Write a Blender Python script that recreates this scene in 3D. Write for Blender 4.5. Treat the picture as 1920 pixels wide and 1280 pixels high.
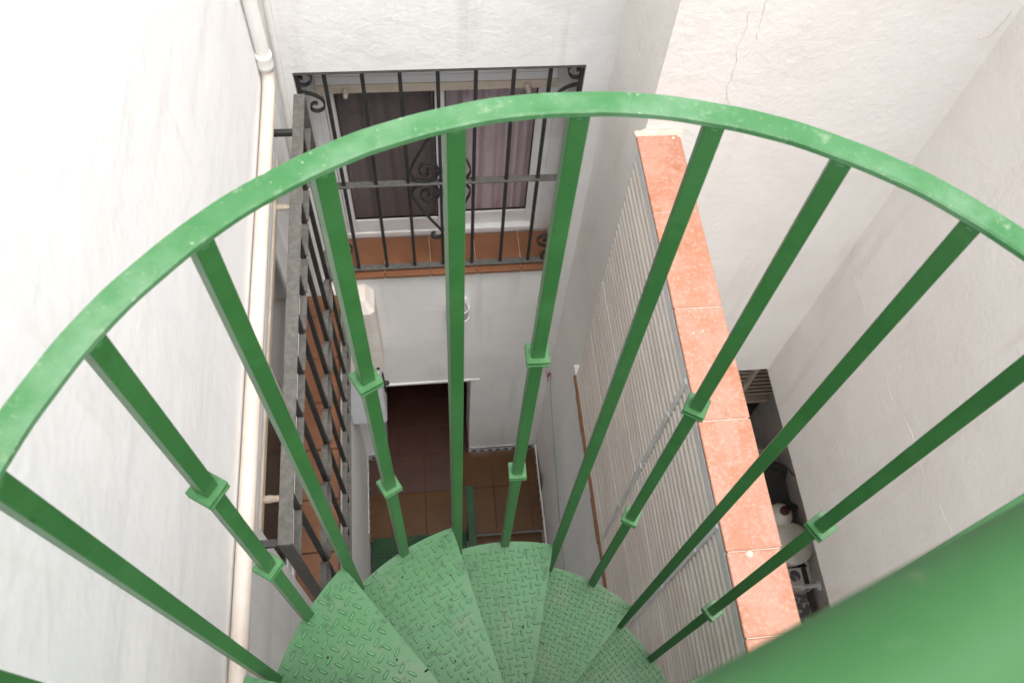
import bpy, math, random
from mathutils import Vector, Matrix
random.seed(7)
R = math.radians
for o in list(bpy.data.objects): bpy.data.objects.remove(o)
sc = bpy.context.scene
col = sc.collection
ZC = 6.70                                   # camera height above the tiled courtyard floor (z = 0)

# ------------------------------------------------------------------ camera
FPX, PITCH, YAW, ROLL = 1594.2, R(-61.12), R(11.11), R(6.44)
fwd = Vector((math.sin(YAW)*math.cos(PITCH), math.cos(YAW)*math.cos(PITCH), math.sin(PITCH)))
rt0 = Vector((math.cos(YAW), -math.sin(YAW), 0)); up0 = rt0.cross(fwd)
rt = rt0*math.cos(ROLL) + up0*math.sin(ROLL); up = up0*math.cos(ROLL) - rt0*math.sin(ROLL)
cam_d = bpy.data.cameras.new('camera'); cam = bpy.data.objects.new('camera', cam_d); col.objects.link(cam)
cam.matrix_world = Matrix(((rt.x, up.x, -fwd.x, 0), (rt.y, up.y, -fwd.y, 0), (rt.z, up.z, -fwd.z, ZC), (0, 0, 0, 1)))
cam_d.sensor_width = 36; cam_d.lens = FPX/1920*36; cam_d.clip_start = .02; cam_d.clip_end = 3000
cam_d.dof.use_dof = True; cam_d.dof.focus_distance = 1.9; cam_d.dof.aperture_fstop = 9
sc.camera = cam

# ------------------------------------------------------------------ sky, sun, exposure
SUN_EL, SUN_AZ = R(74), R(140)              # azimuth clockwise from +Y: sun behind the camera, to the right
wd = bpy.data.worlds.new('World'); sc.world = wd; wd.use_nodes = True
nt = wd.node_tree; nt.nodes.clear()
sky = nt.nodes.new('ShaderNodeTexSky'); sky.sky_type = 'NISHITA'; sky.sun_disc = False
sky.sun_elevation = SUN_EL; sky.sun_rotation = SUN_AZ; sky.air_density = 1.0; sky.dust_density = 4.0; sky.ozone_density = .6
bg = nt.nodes.new('ShaderNodeBackground'); bg.inputs[1].default_value = .15
wo = nt.nodes.new('ShaderNodeOutputWorld')
hs = nt.nodes.new('ShaderNodeHueSaturation'); hs.inputs['Saturation'].default_value = .45      # thin white overcast
nt.links.new(sky.outputs[0], hs.inputs['Color']); nt.links.new(hs.outputs[0], bg.inputs[0]); nt.links.new(bg.outputs[0], wo.inputs[0])
sd = bpy.data.lights.new('sun', 'SUN'); sd.energy = 1.5; sd.angle = R(55); sd.color = (1, .95, .88)
so = bpy.data.objects.new('sun', sd); col.objects.link(so)
sdir = Vector((math.sin(SUN_AZ)*math.cos(SUN_EL), math.cos(SUN_AZ)*math.cos(SUN_EL), math.sin(SUN_EL)))
so.rotation_euler = sdir.to_track_quat('Z', 'Y').to_euler(); so.location = (0, 0, 12)
vs = sc.view_settings; vs.view_transform = 'Standard'; vs.look = 'None'; vs.gamma = 1; vs.use_curve_mapping = False
vs.exposure = 1.38
try:
    sc.cycles.max_bounces = 12; sc.cycles.diffuse_bounces = 8; sc.cycles.transparent_max_bounces = 12
except Exception: pass

# ------------------------------------------------------------------ helpers
def ray(px, py):                            # a photo pixel (1920 x 1280) as a direction from the camera
    return (rt*((px-960)/FPX) - up*((py-640)/FPX) + fwd)
def onx(px, py, x): d = ray(px, py); return d*(x/d.x)
def ony(px, py, y): d = ray(px, py); return d*(y/d.y)
def onz(px, py, z): d = ray(px, py); return d*(z/d.z)
def lin(r, g, b):
    f = lambda c: (c/255/12.92) if c/255 <= .04045 else ((c/255+.055)/1.055)**2.4
    return (f(r), f(g), f(b), 1)

BASE = {}
def tag(o, label, cat, group=None):
    o['label'] = label; o['category'] = cat
    if group: o['group'] = group
    return o
def thing(name, label, cat, loc, group=None):       # loc in camera-relative z
    o = bpy.data.objects.new(name, None); col.objects.link(o); o.empty_display_size = .05
    o.location = (loc[0], loc[1], loc[2]+ZC); BASE[o] = Vector(loc)
    return tag(o, label, cat, group)
def struct(o): o['kind'] = 'structure'; return o

class MB:
    """collects polygons; all z values are relative to the camera height"""
    def __init__(s): s.v = []; s.f = []; s.sm = []
    def add(s, vs, fs, smooth=False):
        b = len(s.v); s.v += [Vector(v) for v in vs]
        for f in fs: s.f.append([b+i for i in f]); s.sm.append(smooth)
        return s
    def box(s, x0, x1, y0, y1, z0, z1, bev=0):
        if bev <= 0:
            v = [(x, y, z) for z in (z0, z1) for y in (y0, y1) for x in (x0, x1)]
            return s.add(v, [(0, 2, 3, 1), (4, 5, 7, 6), (0, 1, 5, 4), (2, 6, 7, 3), (0, 4, 6, 2), (1, 3, 7, 5)])
        c = Vector(((x0+x1)/2, (y0+y1)/2, (z0+z1)/2)); h = Vector(((x1-x0)/2, (y1-y0)/2, (z1-z0)/2)); b = min(bev, .45*min(h))
        return s.obox(c, (Vector((1, 0, 0)), Vector((0, 1, 0)), Vector((0, 0, 1))), h, b)
    def obox(s, c, ax, h, b=0):             # oriented box with chamfered edges
        if b <= 0:
            v = [c+ax[0]*(i*h[0])+ax[1]*(j*h[1])+ax[2]*(k*h[2]) for k in (-1, 1) for j in (-1, 1) for i in (-1, 1)]
            return s.add(v, [(0, 2, 3, 1), (4, 5, 7, 6), (0, 1, 5, 4), (2, 6, 7, 3), (0, 4, 6, 2), (1, 3, 7, 5)])
        V = []; idx = {}
        for k in (-1, 1):
            for j in (-1, 1):
                for i in (-1, 1):
                    for a in range(3):
                        hh = [h[0]-b, h[1]-b, h[2]-b]; hh[a] = h[a]
                        idx[(i, j, k, a)] = len(V); V.append(c+ax[0]*(i*hh[0])+ax[1]*(j*hh[1])+ax[2]*(k*hh[2]))
        F = []
        for a in range(3):
            for sg in (-1, 1):
                o1, o2 = [q for q in range(3) if q != a]
                ring = []
                for (p, q) in ((-1, -1), (1, -1), (1, 1), (-1, 1)):
                    t = [0, 0, 0]; t[a] = sg; t[o1] = p; t[o2] = q; ring.append(idx[(t[0], t[1], t[2], a)])
                F.append(ring)
        for a in range(3):                  # edges along axis a
            o1, o2 = [q for q in range(3) if q != a]
            for p in (-1, 1):
                for q in (-1, 1):
                    t = [0, 0, 0]; t[o1] = p; t[o2] = q
                    t[a] = -1; A = tuple(t); t[a] = 1; B = tuple(t)
                    F.append([idx[A+(o1,)], idx[B+(o1,)], idx[B+(o2,)], idx[A+(o2,)]])
        for k in (-1, 1):
            for j in (-1, 1):
                for i in (-1, 1): F.append([idx[(i, j, k, 0)], idx[(i, j, k, 1)], idx[(i, j, k, 2)]])
        b0 = len(s.v); s.add(V, F)
        return s
    def prism(s, poly, z0, z1):
        n = len(poly); v = [(p[0], p[1], z0) for p in poly] + [(p[0], p[1], z1) for p in poly]
        return s.add(v, [list(range(n))[::-1], list(range(n, 2*n))] + [(i, (i+1) % n, n+(i+1) % n, n+i) for i in range(n)])
    def tube(s, pts, r, n=12, cap=True):
        pts = [Vector(p) for p in pts]; rs = r if isinstance(r, (list, tuple)) else [r]*len(pts)
        rings = []; t0 = (pts[1]-pts[0]).normalized(); a = t0.orthogonal().normalized()
        for i, p in enumerate(pts):
            t = (pts[min(i+1, len(pts)-1)]-pts[max(i-1, 0)]).normalized()
            a = (a-t*a.dot(t)).normalized(); b = t.cross(a)
            rings.append([p+(a*math.cos(2*math.pi*k/n)+b*math.sin(2*math.pi*k/n))*rs[i] for k in range(n)])
        V = [v for g in rings for v in g]; F = []
        for i in range(len(pts)-1):
            for k in range(n): F.append((i*n+k, i*n+(k+1) % n, (i+1)*n+(k+1) % n, (i+1)*n+k))
        s.add(V, F, True)
        if cap:
            s.add(rings[0], [list(range(n))[::-1]]); s.add(rings[-1], [list(range(n))])
        return s
    def ribbon(s, pts, side, w, t, closed=False):   # flat bar bent along pts; side = unit normal of its plane
        pts = [Vector(p) for p in pts]; n = len(pts); V = []; side = Vector(side)
        for i, p in enumerate(pts):
            a = pts[(i-1) % n] if closed or i > 0 else p; b = pts[(i+1) % n] if closed or i < n-1 else p
            nn = (b-a).normalized().cross(side)
            V += [p-nn*t/2-side*w/2, p+nn*t/2-side*w/2, p+nn*t/2+side*w/2, p-nn*t/2+side*w/2]
        F = []
        for i in range(n if closed else n-1):
            j = (i+1) % n
            for k in range(4): F.append((i*4+k, i*4+(k+1) % 4, j*4+(k+1) % 4, j*4+k))
        if not closed: F += [(3, 2, 1, 0), tuple(range(4*n-4, 4*n))]
        return s.add(V, F)
    def lathe(s, prof, c, n=20, ax=(0, 0, 1)):      # prof: (radius, height) pairs
        c = Vector(c); az = Vector(ax).normalized(); a = az.orthogonal().normalized(); b = az.cross(a)
        V = [c+az*h+(a*math.cos(2*math.pi*k/n)+b*math.sin(2*math.pi*k/n))*r for r, h in prof for k in range(n)]
        F = [(i*n+k, i*n+(k+1) % n, (i+1)*n+(k+1) % n, (i+1)*n+k) for i in range(len(prof)-1) for k in range(n)]
        s.add(V, F, True)
        if prof[0][0] > 1e-4: s.add(V[:n], [list(range(n))[::-1]])
        if prof[-1][0] > 1e-4: s.add(V[-n:], [list(range(n))])
        return s
    def build(s, name, m, parent=None, origin=None):
        import bmesh
        if parent is not None: B = BASE[parent]
        elif origin is not None: B = Vector(origin)
        else:
            B = Vector([(min(v[i] for v in s.v)+max(v[i] for v in s.v))/2 for i in range(2)]+[min(v[2] for v in s.v)])
        me = bpy.data.meshes.new(name); me.from_pydata([v-B for v in s.v], [], s.f); me.update()
        bm = bmesh.new(); bm.from_mesh(me); bmesh.ops.recalc_face_normals(bm, faces=bm.faces); bm.to_mesh(me); bm.free()
        me.polygons.foreach_set('use_smooth', s.sm)
        me.materials.append(M[m]); o = bpy.data.objects.new(name, me); col.objects.link(o)
        if parent is not None: o.parent = parent; BASE[o] = BASE[parent]
        else: o.location = (B.x, B.y, B.z+ZC); BASE[o] = B
        return o
def boxo(name, m, parent, *a, bev=0): return MB().box(*a, bev=bev).build(name, m, parent)
def clone(o, off=(0, 0, 0), parent=None, rz=None):
    c = o.copy(); col.objects.link(c); c.parent = parent or o.parent
    c.location = o.location + Vector(off); BASE[c] = BASE[o]+Vector(off)
    if rz is not None: c.rotation_euler.z = rz
    return c
def smooth(pts, k=6):                       # Catmull-Rom through points
    P = [Vector(p) for p in pts]; P = [P[0]*2-P[1]] + P + [P[-1]*2-P[-2]]; out = []
    for i in range(1, len(P)-2):
        for j in range(k):
            t = j/k
            out.append(.5*((2*P[i])+(P[i+1]-P[i-1])*t+(2*P[i-1]-5*P[i]+4*P[i+1]-P[i+2])*t*t+(3*P[i]-P[i-1]-3*P[i+1]+P[i+2])*t**3))
    out.append(P[-2]); return out

# ------------------------------------------------------------------ materials
M = {}
def mat(name, c, rough=.6, spec=.4, c2=None, nscale=4, nlo=.4, nhi=.65, bump=0, bscale=60, bdist=.002, metal=0, coat=0, extra=None, bump2=None, rough_var=0, streak=None):
    m = bpy.data.materials.new(name); m.use_nodes = True; M[name] = m
    t = m.node_tree; N = t.nodes; L = t.links; b = N['Principled BSDF']
    b.inputs['Base Color'].default_value = c; b.inputs['Roughness'].default_value = rough
    b.inputs['Specular IOR Level'].default_value = spec; b.inputs['Metallic'].default_value = metal; b.inputs['Coat Weight'].default_value = coat
    tc = N.new('ShaderNodeTexCoord'); gm = N.new('ShaderNodeNewGeometry')
    cur = None
    def noise(scale, detail=6, rgh=.6, vec=None):
        n = N.new('ShaderNodeTexNoise'); n.inputs['Scale'].default_value = scale; n.inputs['Detail'].default_value = detail; n.inputs['Roughness'].default_value = rgh
        L.new(vec or gm.outputs['Position'], n.inputs['Vector']); return n
    def ramp(src, lo, hi):
        r = N.new('ShaderNodeMapRange'); r.inputs['From Min'].default_value = lo; r.inputs['From Max'].default_value = hi; r.interpolation_type = 'SMOOTHSTEP'
        L.new(src, r.inputs['Value']); return r.outputs['Result']
    def mix(fac, a, bcol):
        x = N.new('ShaderNodeMix'); x.data_type = 'RGBA'; L.new(fac, x.inputs[0])
        if isinstance(a, tuple): x.inputs[6].default_value = a
        else: L.new(a, x.inputs[6])
        x.inputs[7].default_value = bcol; return x.outputs[2]
    if c2: cur = mix(ramp(noise(nscale).outputs['Fac'], nlo, nhi), c, c2)
    for (cc, sc_, lo, hi) in (extra or []):
        cur = mix(ramp(noise(sc_, 8, .65).outputs['Fac'], lo, hi), cur or c, cc)
    for (cc, vec3, lo, hi) in (streak or []):
        mp = N.new('ShaderNodeMapping'); mp.inputs['Scale'].default_value = vec3; L.new(gm.outputs['Position'], mp.inputs['Vector'])
        cur = mix(ramp(noise(1.0, 7, .6, mp.outputs[0]).outputs['Fac'], lo, hi), cur or c, cc)
    if cur: L.new(cur, b.inputs['Base Color'])
    if rough_var:
        r = N.new('ShaderNodeMapRange'); r.inputs['To Min'].default_value = rough-rough_var; r.inputs['To Max'].default_value = rough+rough_var
        L.new(noise(nscale*2).outputs['Fac'], r.inputs['Value']); L.new(r.outputs[0], b.inputs['Roughness'])
    prev = None
    for (st, scl, ds, det) in ([(bump, bscale, bdist, 6)] if bump else []) + (bump2 or []):
        bp = N.new('ShaderNodeBump'); bp.inputs['Strength'].default_value = st; bp.inputs['Distance'].default_value = ds
        L.new(noise(scl, det).outputs['Fac'], bp.inputs['Height'])
        if prev: L.new(prev.outputs[0], bp.inputs['Normal'])
        prev = bp
    if prev: L.new(prev.outputs[0], b.inputs['Normal'])
    return m
WH = (.80, .80, .79, 1)
mat('plaster', WH, .9, .2, c2=(.74, .74, .735, 1), nscale=1.6, bump=.5, bscale=55, bdist=.004, bump2=[(.5, 9, .012, 4)], extra=[((.62, .58, .53, 1), 22, .74, .86)], streak=[((.68, .675, .66, 1), (9, 9, .7), .54, .74)])
mat('plaster_smooth', (.82, .82, .815, 1), .85, .25, c2=(.77, .775, .78, 1), nscale=1.1, bump=.25, bscale=40, bdist=.003, bump2=[(.4, 5, .012, 3)], extra=[((.55, .5, .45, 1), 30, .80, .9)], streak=[((.70, .705, .71, 1), (9, .7, 7), .50, .72), ((.74, .73, .72, 1), (8, 6, .6), .54, .72)])
mat('plaster_rough', (.84, .815, .785, 1), .92, .2, c2=(.80, .77, .735, 1), nscale=2.2, bump=1, bscale=34, bdist=.003, bump2=[(.45, 5, .016, 6), (.5, 90, .002, 4)], extra=[((.66, .54, .44, 1), 7, .70, .84), ((.60, .50, .42, 1), 28, .75, .86)], streak=[((.75, .70, .65, 1), (7, 7, .8), .54, .74)])
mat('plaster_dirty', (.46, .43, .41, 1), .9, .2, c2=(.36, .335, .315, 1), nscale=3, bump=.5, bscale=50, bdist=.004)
GR = (.019, .106, .022, 1); GR2 = (.026, .124, .029, 1)
mat('green_paint', GR, .38, .5, c2=GR2, nscale=9, bump=.35, bscale=90, bdist=.0015, bump2=[(.4, 25, .002, 3)], extra=[((.050, .155, .055, 1), 18, .60, .78), ((.20, .28, .17, 1), 110, .68, .78), ((.17, .26, .05, 1), 45, .72, .80), ((.008, .055, .014, 1), 30, .64, .78)], rough_var=.1)
mat('green_rail', (.030, .135, .038, 1), .36, .5, c2=(.046, .158, .056, 1), nscale=6, bump=.45, bscale=70, bdist=.002, bump2=[(.5, 18, .003, 3)], extra=[((.095, .205, .105, 1), 7, .44, .68), ((.20, .27, .18, 1), 45, .56, .76), ((.28, .34, .25, 1), 130, .60, .74)], rough_var=.1)
mat('green_tread', (.033, .118, .043, 1), .45, .35, c2=(.044, .136, .058, 1), nscale=7, bump=.3, bscale=120, bdist=.001, extra=[((.070, .125, .068, 1), 9, .48, .72), ((.014, .056, .022, 1), 45, .54, .68), ((.10, .085, .045, 1), 13, .66, .78), ((.55, .52, .42, 1), 75, .78, .84)], rough_var=.12)
mat('green_lozenge', (.048, .160, .062, 1), .40, .4, c2=(.064, .175, .078, 1), nscale=14)
mat('green_collar', (.030, .130, .038, 1), .4, .5, c2=(.050, .155, .055, 1), nscale=30, extra=[((.36, .42, .28, 1), 60, .62, .78)], bump=.3, bscale=120, bdist=.001)
mat('green_dark', (.005, .036, .014, 1), .45, .25, c2=(.010, .055, .022, 1), nscale=8)
mat('green_tube', (.026, .100, .028, 1), .62, .3, c2=(.036, .115, .038, 1), nscale=9, bump=.3, bscale=60, bdist=.001, extra=[((.10, .15, .08, 1), 40, .60, .80)])
mat('hole', (.006, .006, .006, 1), .9, .1)
mat('iron', (.016, .017, .017, 1), .55, .5, c2=(.028, .028, .027, 1), nscale=25, bump=.3, bscale=150, bdist=.001, extra=[((.20, .185, .165, 1), 160, .60, .74)])
mat('iron_dusty', (.075, .075, .070, 1), .75, .3, c2=(.11, .105, .097, 1), nscale=40, bump=.4, bscale=220, bdist=.001, extra=[((.15, .14, .125, 1), 170, .50, .76)])
mat('pvc', (.52, .455, .40, 1), .5, .4, c2=(.57, .52, .47, 1), nscale=6, bump=.3, bscale=80, bdist=.001, extra=[((.48, .39, .32, 1), 34, .62, .80)])
mat('pvc_white', (.78, .77, .75, 1), .5, .4, c2=(.72, .71, .69, 1), nscale=8, bump=.3, bscale=60, bdist=.002)
mat('cream', (.62, .535, .43, 1), .5, .4, c2=(.56, .48, .39, 1), nscale=12)
mat('cream_knob', (.50, .40, .31, 1), .5, .4, c2=(.62, .54, .44, 1), nscale=40)
mat('alu_white', (.79, .79, .79, 1), .35, .5, c2=(.72, .72, .72, 1), nscale=8)
mat('rubber', (.02, .02, .02, 1), .7, .3)
mat('shutter', (.74, .74, .745, 1), .5, .4)
mat('coping', (.350, .155, .096, 1), .5, .4, c2=(.380, .200, .146, 1), nscale=8, nlo=.38, nhi=.62, bump=.3, bscale=160, bdist=.001, extra=[((.43, .262, .200, 1), 85, .46, .70), ((.335, .125, .066, 1), 18, .54, .74)])
mat('mortar', (.60, .50, .43, 1), .9, .2, c2=(.54, .43, .36, 1), nscale=30, bump=.8, bscale=90, bdist=.006)
mat('terracotta', (.19, .080, .038, 1), .45, .45, c2=(.16, .065, .031, 1), nscale=6, bump=.2, bscale=60, bdist=.001, extra=[((.28, .15, .085, 1), 60, .66, .80)])
mat('floor_tile', (.088, .038, .009, 1), .32, .4, c2=(.072, .030, .008, 1), nscale=5, bump=.2, bscale=30, bdist=.001)
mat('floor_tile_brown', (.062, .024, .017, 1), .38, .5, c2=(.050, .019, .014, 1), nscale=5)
mat('grout', (.10, .055, .03, 1), .9, .2)
mat('grout_dark', (.085, .042, .032, 1), .9, .2)
mat('slat', (.66, .61, .555, 1), .6, .35, c2=(.61, .555, .50, 1), nscale=4, bump=.2, bscale=80, bdist=.001, extra=[((.54, .46, .39, 1), 28, .66, .84)])
mat('slat_clean', (.76, .74, .71, 1), .5, .4, c2=(.70, .66, .61, 1), nscale=9)
mat('slat_bar', (.68, .69, .69, 1), .45, .4, c2=(.60, .61, .61, 1), nscale=20)
mat('panel_back', (.50, .43, .37, 1), .9, .2)
mat('wood', (.17, .085, .042, 1), .8, .2, c2=(.22, .115, .06, 1), nscale=20, bump=.5, bscale=60, bdist=.002)
mat('azulejo_white', (.62, .63, .66, 1), .2, .5)
mat('azulejo_blue', (.012, .014, .05, 1), .2, .5)
mat('concrete', (.36, .345, .33, 1), .9, .2, c2=(.29, .28, .27, 1), nscale=3, bump=.4, bscale=50, bdist=.003)
mat('curtain', (.78, .62, .66, 1), .9, .1, c2=(.70, .55, .58, 1), nscale=5)
mat('curtain_dark', (.58, .53, .53, 1), .9, .1)
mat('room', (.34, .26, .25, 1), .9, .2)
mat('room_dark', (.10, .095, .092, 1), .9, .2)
mat('box_beige', (.66, .62, .57, 1), .7, .3, c2=(.72, .69, .65, 1), nscale=12, bump=.4, bscale=80, bdist=.002, extra=[((.45, .30, .20, 1), 35, .72, .80)])
mat('box_white', (.72, .74, .78, 1), .45, .4, c2=(.66, .68, .71, 1), nscale=7)
mat('paper', (.70, .68, .64, 1), .8, .2, c2=(.52, .50, .46, 1), nscale=40)
mat('lamp_glass', (.42, .40, .36, 1), .3, .5)
mat('pink', (.62, .12, .20, 1), .7, .3)
mat('twig', (.20, .11, .06, 1), .8, .2)
mat('string', (.05, .22, .12, 1), .7, .3)
mat('jug', (.70, .67, .60, 1), .4, .4, c2=(.62, .59, .52, 1), nscale=14)
mat('cap_red', (.07, .012, .018, 1), .4, .4)
mat('tub_dark', (.05, .048, .045, 1), .6, .4)
mat('marble_dark', (.12, .11, .11, 1), .3, .5, c2=(.45, .43, .42, 1), nscale=28, nlo=.52, nhi=.60)
mat('crack', (.66, .61, .56, 1), .95, .1)
def glass(name, tint, refl):
    m = bpy.data.materials.new(name); m.use_nodes = True; M[name] = m; t = m.node_tree; N = t.nodes; L = t.links; N.clear()
    o = N.new('ShaderNodeOutputMaterial'); a = N.new('ShaderNodeBsdfTransparent'); a.inputs[0].default_value = tint
    g = N.new('ShaderNodeBsdfGlossy'); g.inputs['Roughness'].default_value = .02; f = N.new('ShaderNodeLayerWeight'); f.inputs[0].default_value = .5
    pw_ = N.new('ShaderNodeMath'); pw_.operation = 'POWER'; L.new(f.outputs['Facing'], pw_.inputs[0]); pw_.inputs[1].default_value = 4
    ma = N.new('ShaderNodeMath'); ma.operation = 'MULTIPLY_ADD'; L.new(pw_.outputs[0], ma.inputs[0]); ma.inputs[1].default_value = .22; ma.inputs[2].default_value = refl
    mx = N.new('ShaderNodeMixShader'); L.new(ma.outputs[0], mx.inputs[0]); L.new(a.outputs[0], mx.inputs[1]); L.new(g.outputs[0], mx.inputs[2]); L.new(mx.outputs[0], o.inputs[0])
glass('pane', (.90, .91, .91, 1), .035)
glass('pane_screen', (.50, .49, .48, 1), .03)
glass('pane_dark', (.74, .72, .72, 1), .035)

# ================================================================== setting
XL, XE, YF = -.582, .803, 2.60
ZG = -6.88                                   # lower ground
ZT = -1.68                                   # stair landing / roof terrace level
struct(MB().box(-400, 400, -400, 400, ZG-.2, ZG).build('ground', 'concrete'))
struct(MB().box(XL, XE+.02, -6, -.50, ZT-.25, ZT).build('roof_terrace', 'concrete'))

# ---- left wall of the house, with a window opening
LWY0, LWY1, LWZ0, LWZ1 = .84, 2.46, -3.93, -2.56
m = MB(); X0 = XL-.30
m.box(X0, XL, -6, LWY0, ZG, 1.1); m.box(X0, XL, LWY1, 2.9, ZG, 1.1)  # wall carried higher above view to darken the lower courtyard
m.box(X0, XL, LWY0, LWY1, ZG, LWZ0); m.box(X0, XL, LWY0, LWY1, LWZ1, 1.1)
tag(m.build('house_wall', 'plaster_smooth'), 'smooth white house wall carrying the cream pipe and the projecting black grille', 'wall')
# ---- far wall with window and door openings
FX0, FX1, FZ0, FZ1 = -.49, .69, -3.95, -2.478
DX0, DX1, DZ1 = -.42, .25, -5.33
m = MB(); TOPF = .9  # wall top out of view, raised to deepen the shade below
m.box(XL, FX0, YF, 2.9, ZG, TOPF); m.box(FX1, .80, YF, 2.9, ZG, TOPF)
m.box(FX0, FX1, YF, 2.9, FZ1, TOPF); m.box(FX0, FX1, YF, 2.9, DZ1, FZ0)
m.box(FX0, DX0, YF, 2.9, ZG, DZ1); m.box(DX1, FX1, YF, 2.9, ZG, DZ1)
fw = thing('courtyard_wall', 'white courtyard wall with the barred window above a dark doorway', 'wall', (.1, 2.75, ZG))
m.build('plaster', 'plaster', fw)
b = MB(); b.box(-.336, DX1+.06, YF-.010, YF-.001, DZ1-.002, DZ1+.022, bev=.003); b.build('door_bead', 'alu_white', fw)
# ---- neighbour's building: strip on the courtyard side and the big wall over the side patio
NW = MB(); NT = .5
NW.prism([(.80, 2.9), (.80, 2.6), (.845, 2.17), (.99, 2.17), (.99, 2.9)], ZG, NT)
NW.prism([(.99, 2.9), (.99, 2.17), (2.03, 2.17), (2.03, 2.9)], -4.55, NT)
nb = thing('neighbour_wall', 'white cracked plaster wall that the orange-tiled coping runs into', 'wall', (1.4, 2.5, ZG))
NW.build('plaster', 'plaster_rough', nb)
rw = thing('side_wall', 'rough off-white plastered wall overhanging the cluttered side patio', 'wall', (2.25, 0, ZG))
MB().box(2.03, 2.47, -4, 2.9, -4.56, NT).build('plaster', 'plaster_rough', rw)
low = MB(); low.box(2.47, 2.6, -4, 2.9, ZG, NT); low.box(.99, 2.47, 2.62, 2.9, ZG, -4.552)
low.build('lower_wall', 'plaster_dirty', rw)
def rw_(): return rw
def seam(name, parent, pts, r=.0025, mt='crack'):
    P = smooth(pts, 5); rs = [r*random.uniform(.35, 1.25) for _ in P]
    P = [P[0]]+[p+Vector((0 if parent is rw_() else random.uniform(-.005, .005), random.uniform(-.005, .005) if parent is rw_() else 0, random.uniform(-.004, .004))) for p in P[1:-1]]+[P[-1]]
    MB().tube(P, rs, 5).build(name, mt, parent)
for pts in ([(1405, 20), (1398, 60), (1382, 90), (1378, 130), (1362, 165), (1368, 200)], [(1438, 0), (1425, 40), (1420, 75)]):
    seam('crack', nb, [ony(a, b_, 2.169) for a, b_ in pts], .001)
seam('crack', nb, [ony(a, b_, 2.169) for a, b_ in [(1895, 22), (1880, 45), (1855, 68), (1835, 72)]], .0016, 'crack')
for pts in ([(1597, 512), (1612, 545), (1628, 605), (1650, 660), (1672, 745), (1705, 800), (1728, 880), (1758, 940), (1785, 1000)],):
    seam('plaster_seam', rw, [onx(a, b_, 2.0303) for a, b_ in pts], .0014, 'plaster_rough')

# ---- parapet with coping tiles
PZ = -2.42
pw = thing('parapet_wall', 'low dividing wall capped with speckled orange tiles', 'wall', (.88, .5, ZG))
pm = MB(); pm.box(.835, .962, -4, 2.169, -4.33, PZ); pm.box(XE, .962, -4, 2.169, ZG, -4.331); pm.build('plaster', 'plaster', pw)
ys = [2.165, 1.787, 1.388, .980, .571, .332, -.07, -.47, -.87]
for i in range(len(ys)-1):
    y1, y0 = ys[i], ys[i+1]
    t = random.uniform(-.001, .001)
    MB().box(.806, .974, y0+.0016, y1-.0016, PZ+.002, PZ+.020+t, bev=.003).build('coping_tile', 'coping', pw)
MB().box(.812, .968, -.86, 2.16, PZ+.0, PZ+.0155).build('grout_bed', 'mortar', pw)
mb = MB()                                    # mortar smear at the far end
for i in range(9):
    x = random.uniform(.80, .985); y = 2.168-random.random()**2*.05
    r = random.uniform(.006, .017)
    mb.lathe([(r, 0), (r*.9, r*.25), (r*.5, r*.42), (.0001, r*.48)], (x, y, PZ+.017), 9)
mb.box(.80, .99, 2.140, 2.169, PZ+.0, PZ+.027, bev=.006)
mb.build('mortar_smear', 'mortar', pw)
for (px, py, r) in ((1405, 1038, .012), (1243, 222, .006), (1300, 624, .004), (1318, 620, .003)):
    p = onz(px, py, PZ+.02); MB().lathe([(r, 0), (r*.95, r*.3), (r*.5, r*.55), (.0001, r*.6)], (p.x, p.y, PZ+.019), 10).build('mortar_blob', 'mortar', pw)

# ---- slatted shutter panel hung on the parapet
sp = thing('slatted_panel', 'weathered cream horizontal slats covering the inner side of the dividing wall', 'panel', (.82, 1.0, -4.33))
SY0, SY1 = -.8, 2.10
boxo('backing', 'panel_back', sp, .826, .834, SY0, SY1, -4.325, PZ-.004)
boxo('head_rail', 'slat_bar', sp, .808, .825, SY0, SY1, PZ-.055, PZ-.006, bev=.003)
def slat_mesh(h, depth, mt, z):
    prof = [(.8258, z-h*.36), (.8258-depth*.75, z-h*.33), (.8258-depth, z-h*.18), (.8258-depth, z+h*.12), (.8258-depth*.75, z+h*.27), (.8258, z+h*.33)]; n = 5
    s = MB(); V = []
    for x, zz in prof: V += [(x, SY0, zz), (x, SY1, zz)]
    s.add(V, [(2*i, 2*i+1, 2*i+3, 2*i+2) for i in range(n)], True)
    s.add([V[2*i] for i in range(n+1)], [list(range(n+1))]); s.add([V[2*i+1] for i in range(n+1)], [list(range(n+1))])
    return s
NS = 37; z0 = PZ-.058; pitch = (4.325+z0)/NS
proto = None; protoc = None
for i in range(NS):
    z = z0-pitch*(i+.5)
    if i % 9 == 7:
        if protoc is None: protoc = slat_mesh(pitch*1.25, .016, 'slat_clean', z).build('slat', 'slat_clean', sp); zc0 = z
        else: clone(protoc, (0, 0, z-zc0))
    elif proto is None: proto = slat_mesh(pitch, .018, 'slat', z).build('slat', 'slat', sp); zp0 = z
    else: clone(proto, (random.uniform(-.0006, .0006), 0, z-zp0))
for (y, za, zb) in ((1.135, PZ-.012, -4.22), (1.635, -2.95, -4.22), (.66, PZ-.012, -4.22)):
    n = 7; L_ = (za-zb)/n
    for k in range(n):
        boxo('vertical_clip', 'slat_bar', sp, .804-.002*(k % 2), .812, y-.011, y+.011, zb+k*L_+.003, zb+(k+1)*L_-.003, bev=.002)
wp = MB()
n = 24
for k in range(n):
    ya = 2.10-k*(2.9/n); yb = ya-2.9/n
    j = random.uniform(-.003, .003)
    wp.box(.790+j, .806, yb, ya, -4.345+j, -4.326)
wp.build('bottom_batten', 'wood', sp)

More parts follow.
